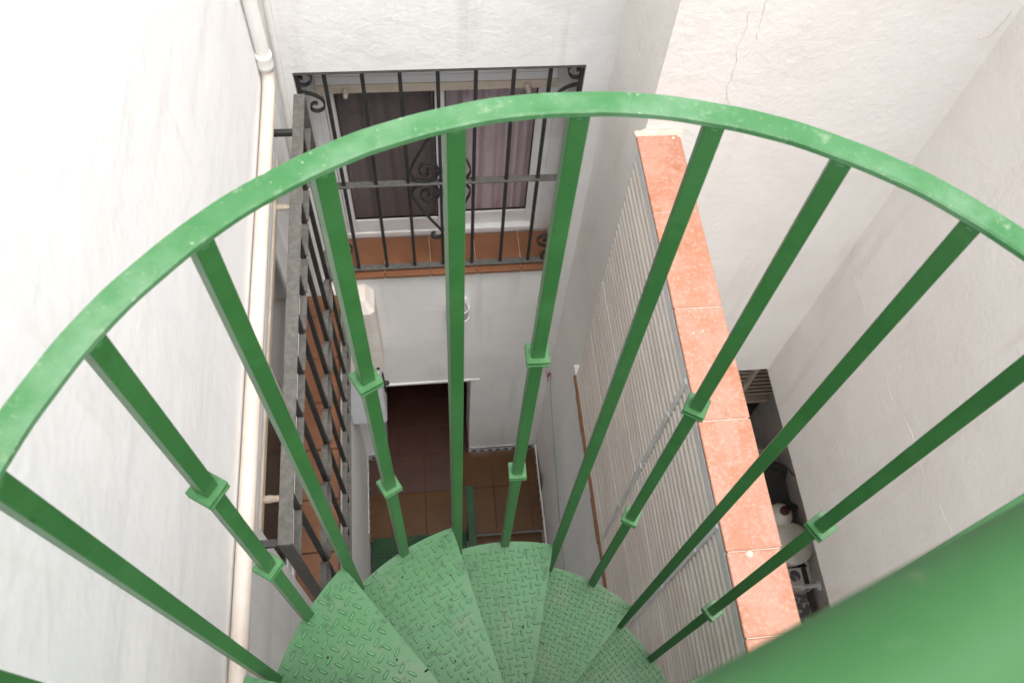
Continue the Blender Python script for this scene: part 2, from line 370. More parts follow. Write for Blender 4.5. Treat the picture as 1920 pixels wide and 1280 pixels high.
# ---- tiled floor (raised platform) and passage floor
fl = struct(MB().box(XL, XE, 1.935, YF, ZG, -6.708).build('courtyard_floor', 'grout'))
TS = .25
xs = [XL+.002, -.41, -.13, .15, .43, .725, XE-.002]; ysr = [1.90, 2.28, YF]
for i in range(len(xs)-1):
    for j in range(len(ysr)-1):
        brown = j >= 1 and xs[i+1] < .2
        t = random.uniform(-.0015, .0015)
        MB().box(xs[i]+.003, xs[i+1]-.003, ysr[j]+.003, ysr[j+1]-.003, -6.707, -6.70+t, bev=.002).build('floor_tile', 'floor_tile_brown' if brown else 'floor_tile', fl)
boxo('step_nosing', 'terracotta', fl, XL+.002, XE-.002, 1.905, 1.934, -6.735, -6.709, bev=.005)
boxo('step_riser', 'azulejo_white', fl, XL+.002, XE-.002, 1.929, 1.9345, ZG, -6.736)
lf = struct(MB().box(.20, XE, 1.0, 1.928, ZG+.0005, ZG+.004).build('lower_floor', 'grout'))
for i in range(3):
    for j in range(4):
        xa = .203+.2*i; MB().box(xa+.002, xa+.198, 1.928-.23*(j+1)+.002, 1.928-.23*j-.002, ZG+.0042, ZG+.010, bev=.002).build('floor_tile', 'floor_tile', lf)
pf = struct(MB().box(-.60, .55, 2.6, 4.2, ZG, -6.7085).build('passage_floor', 'grout_dark'))
for i in range(5):
    for j in range(4):
        x0, y0 = -.60+.25*i-.0+.03-.02, 2.603+.25*j
        x1 = min(x0+.25, .545)
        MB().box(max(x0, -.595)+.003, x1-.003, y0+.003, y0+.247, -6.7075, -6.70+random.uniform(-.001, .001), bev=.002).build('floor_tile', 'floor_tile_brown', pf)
ps = MB()
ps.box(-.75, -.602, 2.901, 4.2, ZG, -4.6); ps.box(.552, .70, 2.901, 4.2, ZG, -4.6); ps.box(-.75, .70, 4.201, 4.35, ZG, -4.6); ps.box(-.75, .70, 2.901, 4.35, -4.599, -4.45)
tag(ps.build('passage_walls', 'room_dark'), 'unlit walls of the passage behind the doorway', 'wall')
# blue and white tile border along the floor edges
bd = thing('tile_border', 'blue and white triangle-patterned tile skirting along the courtyard floor', 'skirting', (.5, 2.5, -6.70))
def border(a, b, nrm):
    a, b, nrm = Vector(a), Vector(b), Vector(nrm); L_ = (b-a).length; t = (b-a).normalized(); u = Vector((0, 0, 1))
    k = max(1, round(L_/.14)); w = L_/k
    for i in range(k):
        c = a+t*(w*(i+.5))+nrm*.004+u*.052
        tl = MB().obox(c, (t, nrm, u), (w/2-.0015, .004, .052), .001).build('border_tile', 'azulejo_white', bd)
        pt = MB(); o = a+t*(w*i)+nrm*.0088
        q = lambda s_, h: o+t*(s_*w)+u*h
        pt.add([q(.01, .085), q(.99, .085), q(.99, .104), q(.01, .104)], [(0, 1, 2, 3)])
        for r_ in range(2):
            s0 = .5*r_
            pt.add([q(s0+.03, .012), q(s0+.47, .012), q(s0+.25, .072)], [(0, 1, 2)])
        pt.build('tile_pattern', 'azulejo_blue', tl)
border((DX1+.01, YF-.0005, -6.70), (XE-.012, YF-.0005, -6.70), (0, -1, 0))
border((XL+.012, YF-.0005, -6.70), (DX0-.01, YF-.0005, -6.70), (0, -1, 0))
border((XE-.0005, YF-.012, -6.70), (XE-.0005, 1.94, -6.70), (-1, 0, 0))
border((XL+.0005, 1.94, -6.70), (XL+.0005, YF-.012, -6.70), (1, 0, 0))
tag(MB().tube([(XE-.006, 2.58, -6.578), (XE-.006, 2.2, -6.575), (XE-.006, 1.6, -6.58), (XE-.006, 1.0, -6.57)], .006, 6).build('white_cable', 'pvc_white'), 'thin white cable clipped above the patterned skirting', 'cable')

# ---- lower checker-plate platform with its rail
lp = thing('checker_plate_platform', 'dark green checker-plate platform at the foot of the stairs with a handrail', 'platform', (-.2, 1.5, ZG))
boxo('plate', 'green_dark', lp, -.560, .185, .95, 1.925, -6.704, -6.698)
boxo('frame', 'green_dark', lp, -.555, .18, .96, 1.92, ZG, -6.705)
lz = MB()
for i in range(26):
    for j in range(34):
        x, y = -.55+.0285*i, .96+.0285*j
        ang = (0 if (i+j) % 2 else math.pi/2)+.785
        a = Vector((math.cos(ang), math.sin(ang), 0)); bb = Vector((-a.y, a.x, 0)); c = Vector((x, y, -6.698))
        lz.add([c-a*.011, c-bb*.004, c+a*.011, c+bb*.004, c+Vector((0, 0, .0025))], [(0, 1, 4), (1, 2, 4), (2, 3, 4), (3, 0, 4)])
o = lz.build('lozenges', 'green_paint', lp); o['kind'] = 'stuff'
boxo('handrail', 'green_dark', lp, .168, .224, .95, 1.962, -5.712, -5.70, bev=.003)
boxo('post', 'green_dark', lp, .185, .205, 1.90, 1.92, ZG, -5.713)
boxo('post', 'green_dark', lp, .185, .205, .98, 1.0, ZG, -5.713)

# ================================================================== windows
def window_far():
    w = thing('sliding_window', 'white two-leaf sliding window with mauve curtains in the far courtyard wall', 'window', (.1, 2.86, -3.95))
    y0, y1 = 2.835, 2.897
    fr = MB(); fr.box(-.455, .632, y0, y1, -3.925, -3.885, bev=.003); fr.box(-.455, -.425, y0, y1, -3.884, -2.50, bev=.003); fr.box(.602, .632, y0, y1, -3.884, -2.50, bev=.003); fr.box(-.424, .601, y0, y1, -2.53, -2.50)
    fr.build('frame', 'alu_white', w)
    boxo('filler', 'alu_white', w, FX0-.002, -.4555, y0+.004, y1, -3.92, -2.48); boxo('filler', 'alu_white', w, .6325, FX1+.002, y0+.004, y1, -3.92, -2.48)
    for nm, xa, xb, yy, gl in (('sash', -.423, .118, 2.842, 'pane_dark'), ('sash', .060, .600, 2.868, 'pane')):
        s = MB(); s.box(xa, xa+.045, yy, yy+.022, -3.883, -2.56, bev=.003); s.box(xb-.045, xb, yy, yy+.022, -3.883, -2.56, bev=.003)
        s.box(xa+.0455, xb-.0455, yy+.001, yy+.021, -3.883, -3.775, bev=.004); s.box(xa+.0455, xb-.0455, yy+.001, yy+.021, -2.62, -2.56, bev=.004)
        so_ = s.build(nm, 'alu_white', w)
        boxo('pane', gl, so_, xa+.046, xb-.046, yy+.009, yy+.013, -3.774, -2.621)
        g = MB(); g.box(xa+.0455, xb-.0455, yy+.006, yy+.016, -3.7735, -3.769); g.box(xb-.0505, xb-.0458, yy+.006, yy+.016, -3.769, -2.63); g.build('gasket', 'rubber', so_)
    sh = MB()
    for k in range(4): sh.box(-.44, .62, 2.790, 2.802, -2.735+.045*k, -2.693+.045*k, bev=.004)
    sh.build('roller_shutter', 'shutter', w)
    br = boxo('shutter_bar', 'cream', w, -.445, .625, 2.782, 2.806, -2.780, -2.7365, bev=.003)
    for px, py in ((646, 158), (990, 150)):
        p = ony(px, py, 2.78); MB().lathe([(.012, 0), (.017, .012), (.016, .02), (.010, .03), (.011, .045), (.006, .052)], (p.x, 2.784, -2.757), 14, (0, -1, .0)).build('stop', 'cream_knob', br)
    # tiled sill
    xs_ = [FX0+.001, -.235, .015, .265, .515, FX1-.001]
    for i in range(5):
        MB().box(xs_[i]+.0012, xs_[i+1]-.0012, 2.572, 2.834, -3.95, -3.926, bev=.004).build('sill_tile', 'terracotta', w)
    boxo('sill_bed', 'mortar', w, FX0+.002, FX1-.002, 2.600, 2.83, -3.949, -3.930)
    return w
window_far()
def room(name, label, x0, x1, y0, y1, z0, z1, skip, mt):
    t = .08; s = MB()
    if skip != 'y0': s.box(x0-t, x1+t, y0-t, y0, z0-t, z1+t)
    s.box(x0-t, x1+t, y1, y1+t, z0-t, z1+t)
    s.box(x0-t, x0, y0, y1, z0-t, z1+t)
    if skip != 'x1': s.box(x1, x1+t, y0, y1, z0-t, z1+t)
    s.box(x0, x1, y0, y1, z0-t, z0); s.box(x0, x1, y0, y1, z1, z1+t)
    return tag(s.build(name, mt), label, 'room')
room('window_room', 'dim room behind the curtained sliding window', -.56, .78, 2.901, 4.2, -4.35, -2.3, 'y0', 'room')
def curtain(name, label, mt, x0, x1, y, z0, z1, amp, waves, ph):
    s = MB(); n = 90; V = []
    for i in range(n+1):
        u = i/n; x = x0+(x1-x0)*u
        d = amp*(math.sin(waves*u*6.283+ph)+.45*math.sin(waves*2.37*u*6.283+1.7)+.3*math.sin(waves*.61*u*6.283))
        V += [(x, y+d, z0), (x+.004*math.sin(9*u), y+d*.8, z1)]
    s.add(V, [(2*i, 2*i+2, 2*i+3, 2*i+1) for i in range(n)], True)
    Vb = [(v[0], v[1]+.003, v[2]) for v in V]; s.add(Vb, [(2*i, 2*i+1, 2*i+3, 2*i+2) for i in range(n)], True)
    return tag(s.build(name, mt), label, 'curtain')
curtain('curtain', 'pale mauve pleated curtain behind the right window leaf', 'curtain', .13, .66, 2.925, -4.2, -2.45, .022, 4.2, .4)
curtain('curtain', 'dim grey curtain behind the dark left window leaf', 'curtain_dark', -.46, .125, 2.93, -4.2, -2.45, .012, 4.2, 1.0)

def window_left():
    w = thing('side_window', 'white window with cream shutter bar behind the projecting grille', 'window', (-.66, 1.65, -3.95))
    x0, x1 = -.735, -.672
    fr = MB(); fr.box(x0, x1, LWY0+.001, LWY1-.001, -3.905, -3.86, bev=.003); fr.box(x0, x1, LWY0+.001, LWY0+.045, -3.8595, -2.561, bev=.003); fr.box(x0, x1, LWY1-.045, LWY1-.001, -3.8595, -2.561, bev=.003); fr.box(x0, x1, LWY0+.046, LWY1-.046, -2.62, -2.561)
    fr.build('frame', 'alu_white', w)
    for ya, yb, xx in ((LWY0+.047, 1.69, -.70), (1.63, LWY1-.047, -.726)):
        s = MB(); s.box(xx, xx+.022, ya, ya+.05, -3.858, -2.625, bev=.003); s.box(xx, xx+.022, yb-.05, yb, -3.858, -2.625, bev=.003)
        s.box(xx+.001, xx+.021, ya+.0505, yb-.0505, -3.858, -3.76, bev=.003); s.box(xx+.001, xx+.021, ya+.0505, yb-.0505, -2.69, -2.625, bev=.003)
        so_ = s.build('sash', 'alu_white', w)
        boxo('pane', 'pane_screen' if ya < 1.2 else 'pane', so_, xx+.009, xx+.013, ya+.051, yb-.051, -3.759, -2.691)
    sh = MB()
    for k in range(5): sh.box(-.617, -.607, LWY0+.003, LWY1-.003, -2.806+.045*k, -2.764+.045*k, bev=.003)
    sh.build('roller_shutter', 'shutter', w)
    br = boxo('shutter_bar', 'cream', w, -.622, -.600, LWY0+.004, LWY1-.004, -2.850, -2.8075, bev=.003)
    for px, py in ((488, 926), (519, 389)):
        p = onx(px, py, -.60); MB().lathe([(.013, 0), (.014, .02), (.011, .04), (.0115, .052), (.008, .055)], (-.601, p.y, -2.83), 14, (1, 0, 0)).build('stop', 'cream_knob', br)
    n = 7; L_ = (LWY1-LWY0)/n
    ysl = [LWY0+.002+i*.25 for i in range(7)]+[LWY1-.002]
    ysl = [LWY0+.002, 1.08, 1.33, 1.58, 1.83, 2.08, 2.33, LWY1-.002]
    for i in range(len(ysl)-1): MB().box(-.671, -.475, ysl[i]+.0012, ysl[i+1]-.0012, -3.929, -3.903, bev=.004).build('sill_tile', 'terracotta', w)
    return w
window_left()
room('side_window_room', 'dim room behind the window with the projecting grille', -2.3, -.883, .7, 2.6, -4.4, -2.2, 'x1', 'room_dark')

# ================================================================== grilles
g = thing('window_grille', 'black wrought-iron grille with scrolls fixed in the far window opening', 'grille', (.1, 2.62, -3.92))
GY = 2.62
rail = lambda z, m_='iron_dusty': boxo('rail', m_, g, FX0+.001, FX1-.001, GY-.018, GY+.018, z-.005, z+.005, bev=.0015)
rail(FZ1-.012); rail(-3.205); rail(-3.905)
bx_ = [-.372, -.221, -.070, .084, .240, .397, .549]
for x in bx_: boxo('bar', 'iron', g, x-.008, x+.008, GY-.008, GY+.008, -3.899, FZ1-.018, bev=.0015)
for x in (FX0+.010, FX1-.010): boxo('end_bar', 'iron', g, x-.008, x+.008, GY-.010, GY+.010, -3.899, FZ1-.018, bev=.0015)
def px2(pts, ox, oy, k): return [ony(ox+a*k, oy+b_*k, GY) for a, b_ in pts]
def scroll(pts, mir=None, flip=None, name='scroll'):
    P = [Vector(p) for p in pts]
    if mir is not None: P = [Vector((2*mir-p.x, p.y, p.z)) for p in P]
    if flip is not None: P = [Vector((p.x, p.y, 2*flip-p.z)) for p in P]
    MB().ribbon(smooth(P, 5), (0, 1, 0), .018, .006).build(name, 'iron', g)
A = px2([(345, 432), (322, 424), (292, 442), (296, 478), (345, 494), (395, 474), (404, 430), (372, 387), (300, 352), (220, 335), (150, 315), (105, 275), (92, 235)], 520, 100, .21875)
Bq = px2([(215, 213), (188, 206), (167, 225), (172, 255), (220, 275), (270, 258), (290, 220), (284, 188), (262, 176)], 520, 100, .21875)
for q in (A, Bq):
    scroll(q); scroll(q, mir=.10); scroll(q, flip=-3.195); scroll(q, mir=.10, flip=-3.195)
Cq = px2([(988, 652), (998, 665), (985, 682), (960, 676), (948, 655), (960, 630), (1000, 618), (1038, 635), (1047, 668), (1028, 700), (980, 711), (930, 703), (906, 678), (908, 645), (935, 590), (985, 510), (1035, 440), (1052, 405), (1040, 380), (1008, 372), (985, 388), (990, 408), (1010, 410)], 440, 80, .3646)
for mir in (None, .084):
    scroll(Cq, mir=mir); scroll(Cq, mir=mir, flip=-3.205)

lg = thing('projecting_grille', 'dusty black iron grille with a row of rings projecting from the house wall', 'grille', (-.45, 1.6, -3.98))
XG, GY0, GY1, GZ0, GZ1 = -.45, .700, 2.435, -3.98, -2.425
boxo('top_rail', 'iron_dusty', lg, XG-.021, XG+.021, GY0, GY1, GZ1-.008, GZ1, bev=.0015)
boxo('bottom_rail', 'iron_dusty', lg, XG-.0, XG+.021, GY0, GY1, GZ0, GZ0+.008, bev=.0015)
for y in (GY0+.004, GY1-.004): boxo('side_rail', 'iron_dusty', lg, XG-.020, XG+.020, y-.004, y+.004, GZ0+.0085, GZ1-.0085, bev=.0015)
NBAY = 11; P_ = (GY1-GY0-.016)/NBAY
for i in range(1, NBAY):
    y = GY0+.008+P_*i; boxo('bar', 'iron', lg, XG-.006, XG+.012, y-.0075, y+.0075, GZ0+.0085, GZ1-.0085, bev=.001)
for zr_ in (-2.60, -3.84):
    for i in range(NBAY):
        y = GY0+.008+P_*i; boxo('cross_rail', 'iron_dusty', lg, XG-.006, XG+.018, y+.008, y+P_-.008, zr_-.004, zr_+.004)
for i in range(NBAY):
    yc = GY0+.008+P_*(i+.5); r = P_/2-.0085
    pts = [(XG+.003, yc+r*math.cos(t*math.pi/14), -3.24+r*math.sin(t*math.pi/14)) for t in range(28)]
    MB().ribbon(pts, (1, 0, 0), .024, .006, closed=True).build('ring', 'iron_dusty', lg)
for y in (2.26, .712):
    boxo('bracket', 'iron', lg, XL-.02, XG-.0215, y-.010, y+.010, GZ1-.030, GZ1-.010)

# ================================================================== pipes
pp = thing('drain_pipe', 'stained cream drain pipe running along the white house wall', 'pipe', (-.553, 1.3, -2.41))
pr = .0245
hp = [(-.553, 2.47, -2.30), (-.553, 2.465, -2.345), (-.553, 2.445, -2.37), (-.553, 2.41, -2.38)]+[(-.553, 2.4-.1*k, -2.381-.0006*k) for k in range(1, 30)]
MB().tube(hp, pr, 18).build('horizontal_run', 'pvc', pp)
MB().tube([(-.553, 2.47, -2.29), (-.553, 2.472, -1.4), (-.553, 2.474, -.3), (-.553, 2.475, .6)], pr, 18).build('downpipe', 'pvc_white', pp)
MB().lathe([(.0247, 0), (.030, .001), (.031, .02), (.029, .05), (.031, .055), (.030, .07), (.0247, .072)], (-.553, 2.47, -2.325), 18).build('coupling', 'pvc_white', pp)
for y in (): MB().ribbon([(-.553+.0262*math.cos(a*.2618), y, -2.384+.0262*math.sin(a*.2618)) for a in range(24)], (0, 1, 0), .016, .002, closed=True).build('clip', 'pvc', pp)
cd = [(-.503-.0105*max(0, k-12)+.002*math.sin(k*1.3), 2.5875, .85-.22*k) for k in range(19)]
tag(MB().tube(smooth(cd, 3), .0125, 10).build('wall_conduit', 'pvc_white'), 'thin white conduit rising in the corner beside the drain pipe', 'pipe')

# ================================================================== things on the far wall
mbx = thing('meter_box', 'weathered beige utility box with sloping top below the barred window', 'utility box', (-.44, 2.52, -4.75))
MB().prism([(-.5805, 2.599), (-.31, 2.599), (-.31, 2.46), (-.335, 2.44), (-.5805, 2.44)], -4.78, -4.10).build('body', 'box_beige', mbx)
t = MB(); t.add([(-.5805, 2.599, -4.0995), (-.31, 2.599, -4.0995), (-.31, 2.46, -4.0995), (-.335, 2.44, -4.0995), (-.5805, 2.44, -4.0995), (-.5805, 2.599, -4.03), (-.355, 2.599, -4.03), (-.355, 2.50, -4.03), (-.375, 2.485, -4.03), (-.5805, 2.485, -4.03)],
      [(4, 3, 2, 1, 0), (5, 6, 7, 8, 9), (0, 1, 6, 5), (1, 2, 7, 6), (2, 3, 8, 7), (3, 4, 9, 8), (4, 0, 5, 9)]); t.build('sloping_top', 'box_beige', mbx)
MB().lathe([(.010, 0), (.010, .004), (.004, .006)], (-.345, 2.439, -4.755), 10, (0, -1, 0)).build('keyhole', 'hole', mbx)
wb = thing('white_cabinet', 'small white cabinet with a dark hinge fixed beside the doorway', 'cabinet', (-.45, 2.5, -5.50))
boxo('body', 'box_white', wb, -.5805, -.342, 2.405, 2.599, -5.50, -4.815, bev=.006)
boxo('door', 'box_white', wb, -.575, -.348, 2.392, 2.4045, -5.49, -4.83, bev=.004)
hg = MB(); hg.box(-.3415, -.331, 2.52, 2.545, -5.28, -5.02, bev=.003); hg.lathe([(.018, 0), (.016, .02), (.010, .03)], (-.332, 2.533, -5.16), 10, (1, 0, 0)); hg.build('hinge', 'iron', wb)
st = MB()
for k in range(6): st.box(-.575+.003*k, -.395-.006*(k % 3), 2.41+.004*(k % 2), 2.55, -4.814+.004*k, -4.811+.004*k)
tag(st.build('paper_stack', 'paper'), 'loose stack of old papers lying on the white cabinet', 'papers')
lm = thing('wall_lamp', 'oval caged bulkhead lamp on the white wall above the doorway', 'lamp', (.17, 2.58, -4.50))
bpz, bpx = -4.33, .165
def oval(rx, rz, y, n=28): return [(bpx+rx*math.cos(2*math.pi*k/n), y, bpz+rz*math.sin(2*math.pi*k/n)) for k in range(n)]
def loft(rings, mt, nm):
    s = MB(); n = len(rings[0]); V = [p for r_ in rings for p in r_]
    s.add(V, [(i*n+k, i*n+(k+1) % n, (i+1)*n+(k+1) % n, (i+1)*n+k) for i in range(len(rings)-1) for k in range(n)], True); s.add(rings[-1], [list(range(n))]); s.build(nm, mt, lm)
loft([oval(.068, .15, 2.5995), oval(.070, .152, 2.585), oval(.066, .148, 2.572), oval(.058, .138, 2.570)], 'box_white', 'base')
loft([oval(.054, .128, 2.572), oval(.050, .12, 2.545), oval(.036, .09, 2.525), oval(.012, .03, 2.518)], 'lamp_glass', 'diffuser')
cg = MB(); cg.ribbon(oval(.060, .14, 2.556), (0, 1, 0), .006, .006, closed=True)
cg.tube(smooth([(bpx, 2.572, bpz+.145), (bpx, 2.535, bpz+.12), (bpx, 2.512, bpz+.03), (bpx, 2.512, bpz-.03), (bpx, 2.535, bpz-.12), (bpx, 2.572, bpz-.145)], 4), .004, 6)
for dz in (-.05, .05): cg.tube(smooth([(bpx-.062, 2.572, bpz+dz), (bpx-.05, 2.535, bpz+dz), (bpx, 2.514, bpz+dz), (bpx+.05, 2.535, bpz+dz), (bpx+.062, 2.572, bpz+dz)], 4), .004, 6)
cg.build('cage', 'box_white', lm)
# flower and green string on the side of the courtyard
fx, fy, fz = .797, 2.56, -5.27
fl_ = thing('hanging_flower', 'small pink flower tied to the grey wall at the end of a green string', 'flower', (fx, fy, fz-.08))
pm_ = MB()
for k in range(7):
    a = k*.9; r = random.uniform(.03, .055); c = Vector((fx-.012, fy, fz)); d = Vector((-.15, math.cos(a), math.sin(a)-.5)).normalized(); s_ = d.cross(Vector((1, 0, 0))).normalized()
    pm_.add([c, c+d*r*.6+s_*r*.28, c+d*r, c+d*r*.6-s_*r*.28], [(0, 1, 2, 3)])
pm_.build('petals', 'pink', fl_)
MB().tube([(.802, fy+.01, fz+.03), (fx-.010, fy+.005, fz+.022), (fx-.012, fy, fz)], .006, 6).build('stem', 'twig', fl_)
gs = [(.798, 2.555, -5.28), (.797, 2.4, -5.37), (.797, 2.17, -5.475), (.797, 1.95, -5.56), (.797, 1.71, -5.655), (.797, 1.4, -5.74), (.797, 1.0, -5.8)]
tag(MB().tube(smooth(gs, 4), .0019, 5).build('green_string', 'string'), 'thin green string stretched along the grey courtyard wall', 'string')

# ================================================================== side patio clutter
bz = -5.75
bn = thing('laundry_bench', 'grey rendered bench under the overhanging side wall', 'bench', (2.25, 1.2, ZG))
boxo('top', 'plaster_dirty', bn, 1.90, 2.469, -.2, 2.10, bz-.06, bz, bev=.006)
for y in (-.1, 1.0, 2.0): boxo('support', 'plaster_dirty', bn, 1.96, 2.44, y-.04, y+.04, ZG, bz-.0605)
vt = thing('louvre_vent', 'dusty beige louvred vent unit under the overhang beside the coping', 'vent', (2.2, 2.5, -6.1))
boxo('casing', 'plaster_dirty', vt, 1.85, 2.469, 2.44, 2.619, -5.02, -4.70, bev=.006)
boxo('back', 'tub_dark', vt, 1.86, 2.469, 2.50, 2.619, -6.20, -5.021)
for k in range(9):
    for (xa, xb) in ((1.87, 2.19), (2.225, 2.462)): MB().obox(Vector(((xa+xb)/2, 2.47, -5.07-.062*k)), (Vector((1, 0, 0)), Vector((0, .8, -.6)), Vector((0, .6, .8))), ((xb-xa)/2, .026, .005), .002).build('louvre', 'cream', vt)
boxo('mullion', 'cream', vt, 2.191, 2.224, 2.43, 2.499, -6.2, -5.022, bev=.003); boxo('cross_member', 'cream', vt, 1.86, 2.19, 2.445, 2.499, -5.70, -5.66); boxo('cross_member', 'cream', vt, 2.225, 2.465, 2.445, 2.499, -5.70, -5.66)
def at(px, py, z): p = onz(px, py, z); return p
p = at(1466, 962, bz+.2)
jg = thing('detergent_jug', 'white plastic jug with dark red cap standing on the patio bench', 'jug', (p.x, p.y, bz))
MB().lathe([(.075, 0), (.085, .01), (.088, .12), (.080, .18), (.055, .225), (.028, .24), (.024, .262)], (p.x, p.y, bz), 22).build('body', 'jug', jg)
MB().lathe([(.031, .245), (.032, .27), (.029, .285), (.0001, .287)], (p.x, p.y, bz), 16).build('cap', 'cap_red', jg)
p = at(1450, 955, bz)
MB_t = MB().lathe([(.17, 0), (.20, .10), (.215, .102), (.205, .085), (.172, .015), (.0001, .012)], (p.x-.02, p.y+.12, bz), 26)
tag(MB_t.build('dark_basin', 'tub_dark'), 'dark plastic basin on the bench behind the white jug', 'basin')
p = at(1485, 1018, bz+.15)
tag(MB().lathe([(.11, 0), (.13, .015), (.145, .15), (.142, .165), (.10, .185), (.0001, .19)], (p.x, p.y, bz), 26).build('white_tub', 'jug'), 'round white lidded tub on the bench between jug and iron bracket', 'tub')
p = at(1503, 1058, bz+.02)
ib = thing('iron_bracket', 'dark iron angle bracket lying on the bench next to the white tub', 'bracket', (p.x, p.y, bz))
boxo('arm', 'iron', ib, p.x-.16, p.x+.10, p.y-.018, p.y+.018, bz, bz+.03, bev=.003); boxo('arm', 'iron', ib, p.x+.065, p.x+.10, p.y+.0185, p.y+.16, bz, bz+.028, bev=.003)
p = at(1492, 1078, bz+.03)
tag(MB().lathe([(.06, 0), (.10, .012), (.125, .045), (.128, .047), (.10, .018), (.0001, .008)], (p.x, p.y, bz), 26).build('white_plate', 'jug'), 'white dish on the bench in front of the iron bracket', 'dish')
p = at(1503, 1135, bz+.02)
tr = thing('patterned_tray', 'dark-rimmed tray with mottled surface on the patio bench', 'tray', (p.x, p.y, bz))
boxo('surface', 'marble_dark', tr, p.x-.20, p.x+.06, p.y-.26, p.y+.24, bz, bz+.012); boxo('rim', 'tub_dark', tr, p.x+.0605, p.x+.09, p.y-.27, p.y+.25, bz, bz+.035, bev=.004)
p = at(1532, 1097, bz+.12)
tp = thing('wall_tap', 'small grey tap with a thin lever on the patio wall', 'tap', (2.46, p.y, p.z))
MB().lathe([(.035, 0), (.034, .01), (.014, .012), (.014, .10), (.022, .11), (.02, .125)], (2.4695, p.y, p.z), 14, (-1, 0, 0)).build('body', 'slat_bar', tp)
MB().tube([(2.36, p.y, p.z+.006), (2.28, p.y+.005, p.z+.01), (2.20, p.y+.01, p.z+.012)], .006, 8).build('lever', 'slat_bar', tp)
p0_, p1_ = at(1440, 915, -5.6), at(1485, 888, -5.4)
cab = [(p0_.x, p0_.y, bz+.01), (p0_.x+.02, p0_.y+.06, -5.62), (p0_.x+.12, p0_.y+.1, -5.50), (2.40, p1_.y, -5.42), (2.468, p1_.y-.01, -5.43)]
tag(MB().tube(smooth(cab, 5), .005, 6).build('hanging_cable', 'tub_dark'), 'dark cable looping from the patio wall down to the bench', 'cable')

# ================================================================== spiral staircase
D = .68; CX, CY = .2375*D, .1346*D
st = thing('spiral_staircase', 'green painted steel spiral staircase with diamond-plate treads and level curved handrail', 'staircase', (CX, CY, ZG))
RIS = .239; RT = .560; RB = .5475; W_ = .0220
STEP = R(29.65); F1 = R(134.0)
pol = lambda r, a, z: Vector((CX+r*math.cos(a), CY+r*math.sin(a), z))
tz = lambda n: ZT-RIS*n                      # n = 0 is the landing
def sector(a0, a1, r0, r1, z0, z1, n=14, skew=0):
    s = MB(); V = []
    for i in range(n+1):
        a = a0+(a1-a0)*i/n; ai = a+skew*(1-i/n)
        V += [pol(r0, ai, z0), pol(r1, a, z0), pol(r1, a, z1), pol(r0, ai, z1)]
    F = []
    for i in range(n):
        for k in range(4): F.append((4*i+k, 4*i+(k+1) % 4, 4*i+4+(k+1) % 4, 4*i+4+k))
    F += [(0, 1, 2, 3), (4*n+3, 4*n+2, 4*n+1, 4*n)]
    return s.add(V, F)
def lozenges(a0, a1, r0, r1, z, pitch, ln, wd, ht, rot, seed, skw=0):
    rnd = random.Random(seed); s = MB(); am = (a0+a1)/2+rot; u = Vector((math.cos(am), math.sin(am), 0)); v = Vector((-u.y, u.x, 0)); n = int(r1/pitch)+3
    for i in range(-n, n+1):
        for j in range(-n, n+1):
            q = u*(i*pitch)+v*(j*pitch)
            r = math.hypot(q.x, q.y)
            if r < r0+ln*.55 or r > r1-ln*.50: continue
            a = math.atan2(q.y, q.x); da = (a-a0+math.pi) % (2*math.pi)-math.pi
            if da*r < ln*.5+(skw*max(0, RT-r)/.4) or (a1-a0-da)*r < ln*.45: continue
            d = (u if (i+j) % 2 else v); e = Vector((-d.y, d.x, 0)); c = Vector((CX+q.x, CY+q.y, z))
            V = []
            for (sl, sw, h) in ((1, 1, 0), (.74, .42, ht)):
                for (p_, q_) in ((-.5, 0), (-.34, -.5), (.34, -.5), (.5, 0), (.34, .5), (-.34, .5)): V.append(c+d*(p_*ln*sl)+e*(q_*wd*sw)+Vector((0, 0, h)))
            s.add(V, [(k, (k+1) % 6, 6+(k+1) % 6, 6+k) for k in range(6)], False); s.add(V[6:], [list(range(6))], True)
    return s
def tread(n, pitch, ln, wd, full=True):
    a0 = F1-STEP*(n-1); a1 = a0+STEP+R(3.5); z = tz(n)
    t = sector(a0, a1, .04, RT, z-.005, z) if n > 1 else sector(a0, a1, .16, RT, z-.005, z, skew=R(17))
    lipm = MB(); u = Vector((math.cos(a0), math.sin(a0), 0)); v = Vector((-u.y, u.x, 0))
    if n == 1: t.obox((pol(.16, a0+R(17), z-.018)+pol(RT, a0, z-.018))/2, ((pol(RT, a0, 0)-pol(.16, a0+R(17), 0)).normalized(), (pol(RT, a0, 0)-pol(.16, a0+R(17), 0)).normalized().cross(Vector((0, 0, -1))), Vector((0, 0, 1))), ((pol(RT, a0, 0)-pol(.16, a0+R(17), 0)).length/2-.002, .002, .0128))
    else: t.obox(Vector((CX, CY, z-.018))+u*((RT+.05)/2)+v*.002, (u, v, Vector((0, 0, 1))), ((RT-.05)/2, .002, .0128))
    to = t.build('tread', 'green_tread', st)
    if full:
        lo = lozenges(a0, a1, .06, RT, z, pitch, ln, wd, .0037, 0, n, .065 if n == 1 else 0).build('lozenges', 'green_lozenge', to); lo['kind'] = 'stuff'
        h = MB(); rnd = random.Random(n*13)
        for k in range(7):
            a = a0+R(4)+rnd.random()*R(22); r = rnd.uniform(.2, .52); h.lathe([(.0024, .0), (.0024, .0007)], pol(r, a, z), 8)
        ho = h.build('drain_holes', 'hole', to); ho['kind'] = 'stuff'
    return to
spec = {1: (.0245, .0235, .0072), 2: (.0225, .0215, .0066), 3: (.0205, .0195, .0062), 4: (.0175, .0165, .0062), 5: (.0175, .0165, .0062)}
for n in range(1, 21):
    tread(n, *(spec.get(n, (.0205, .0195, .0062))), full=n <= 6)
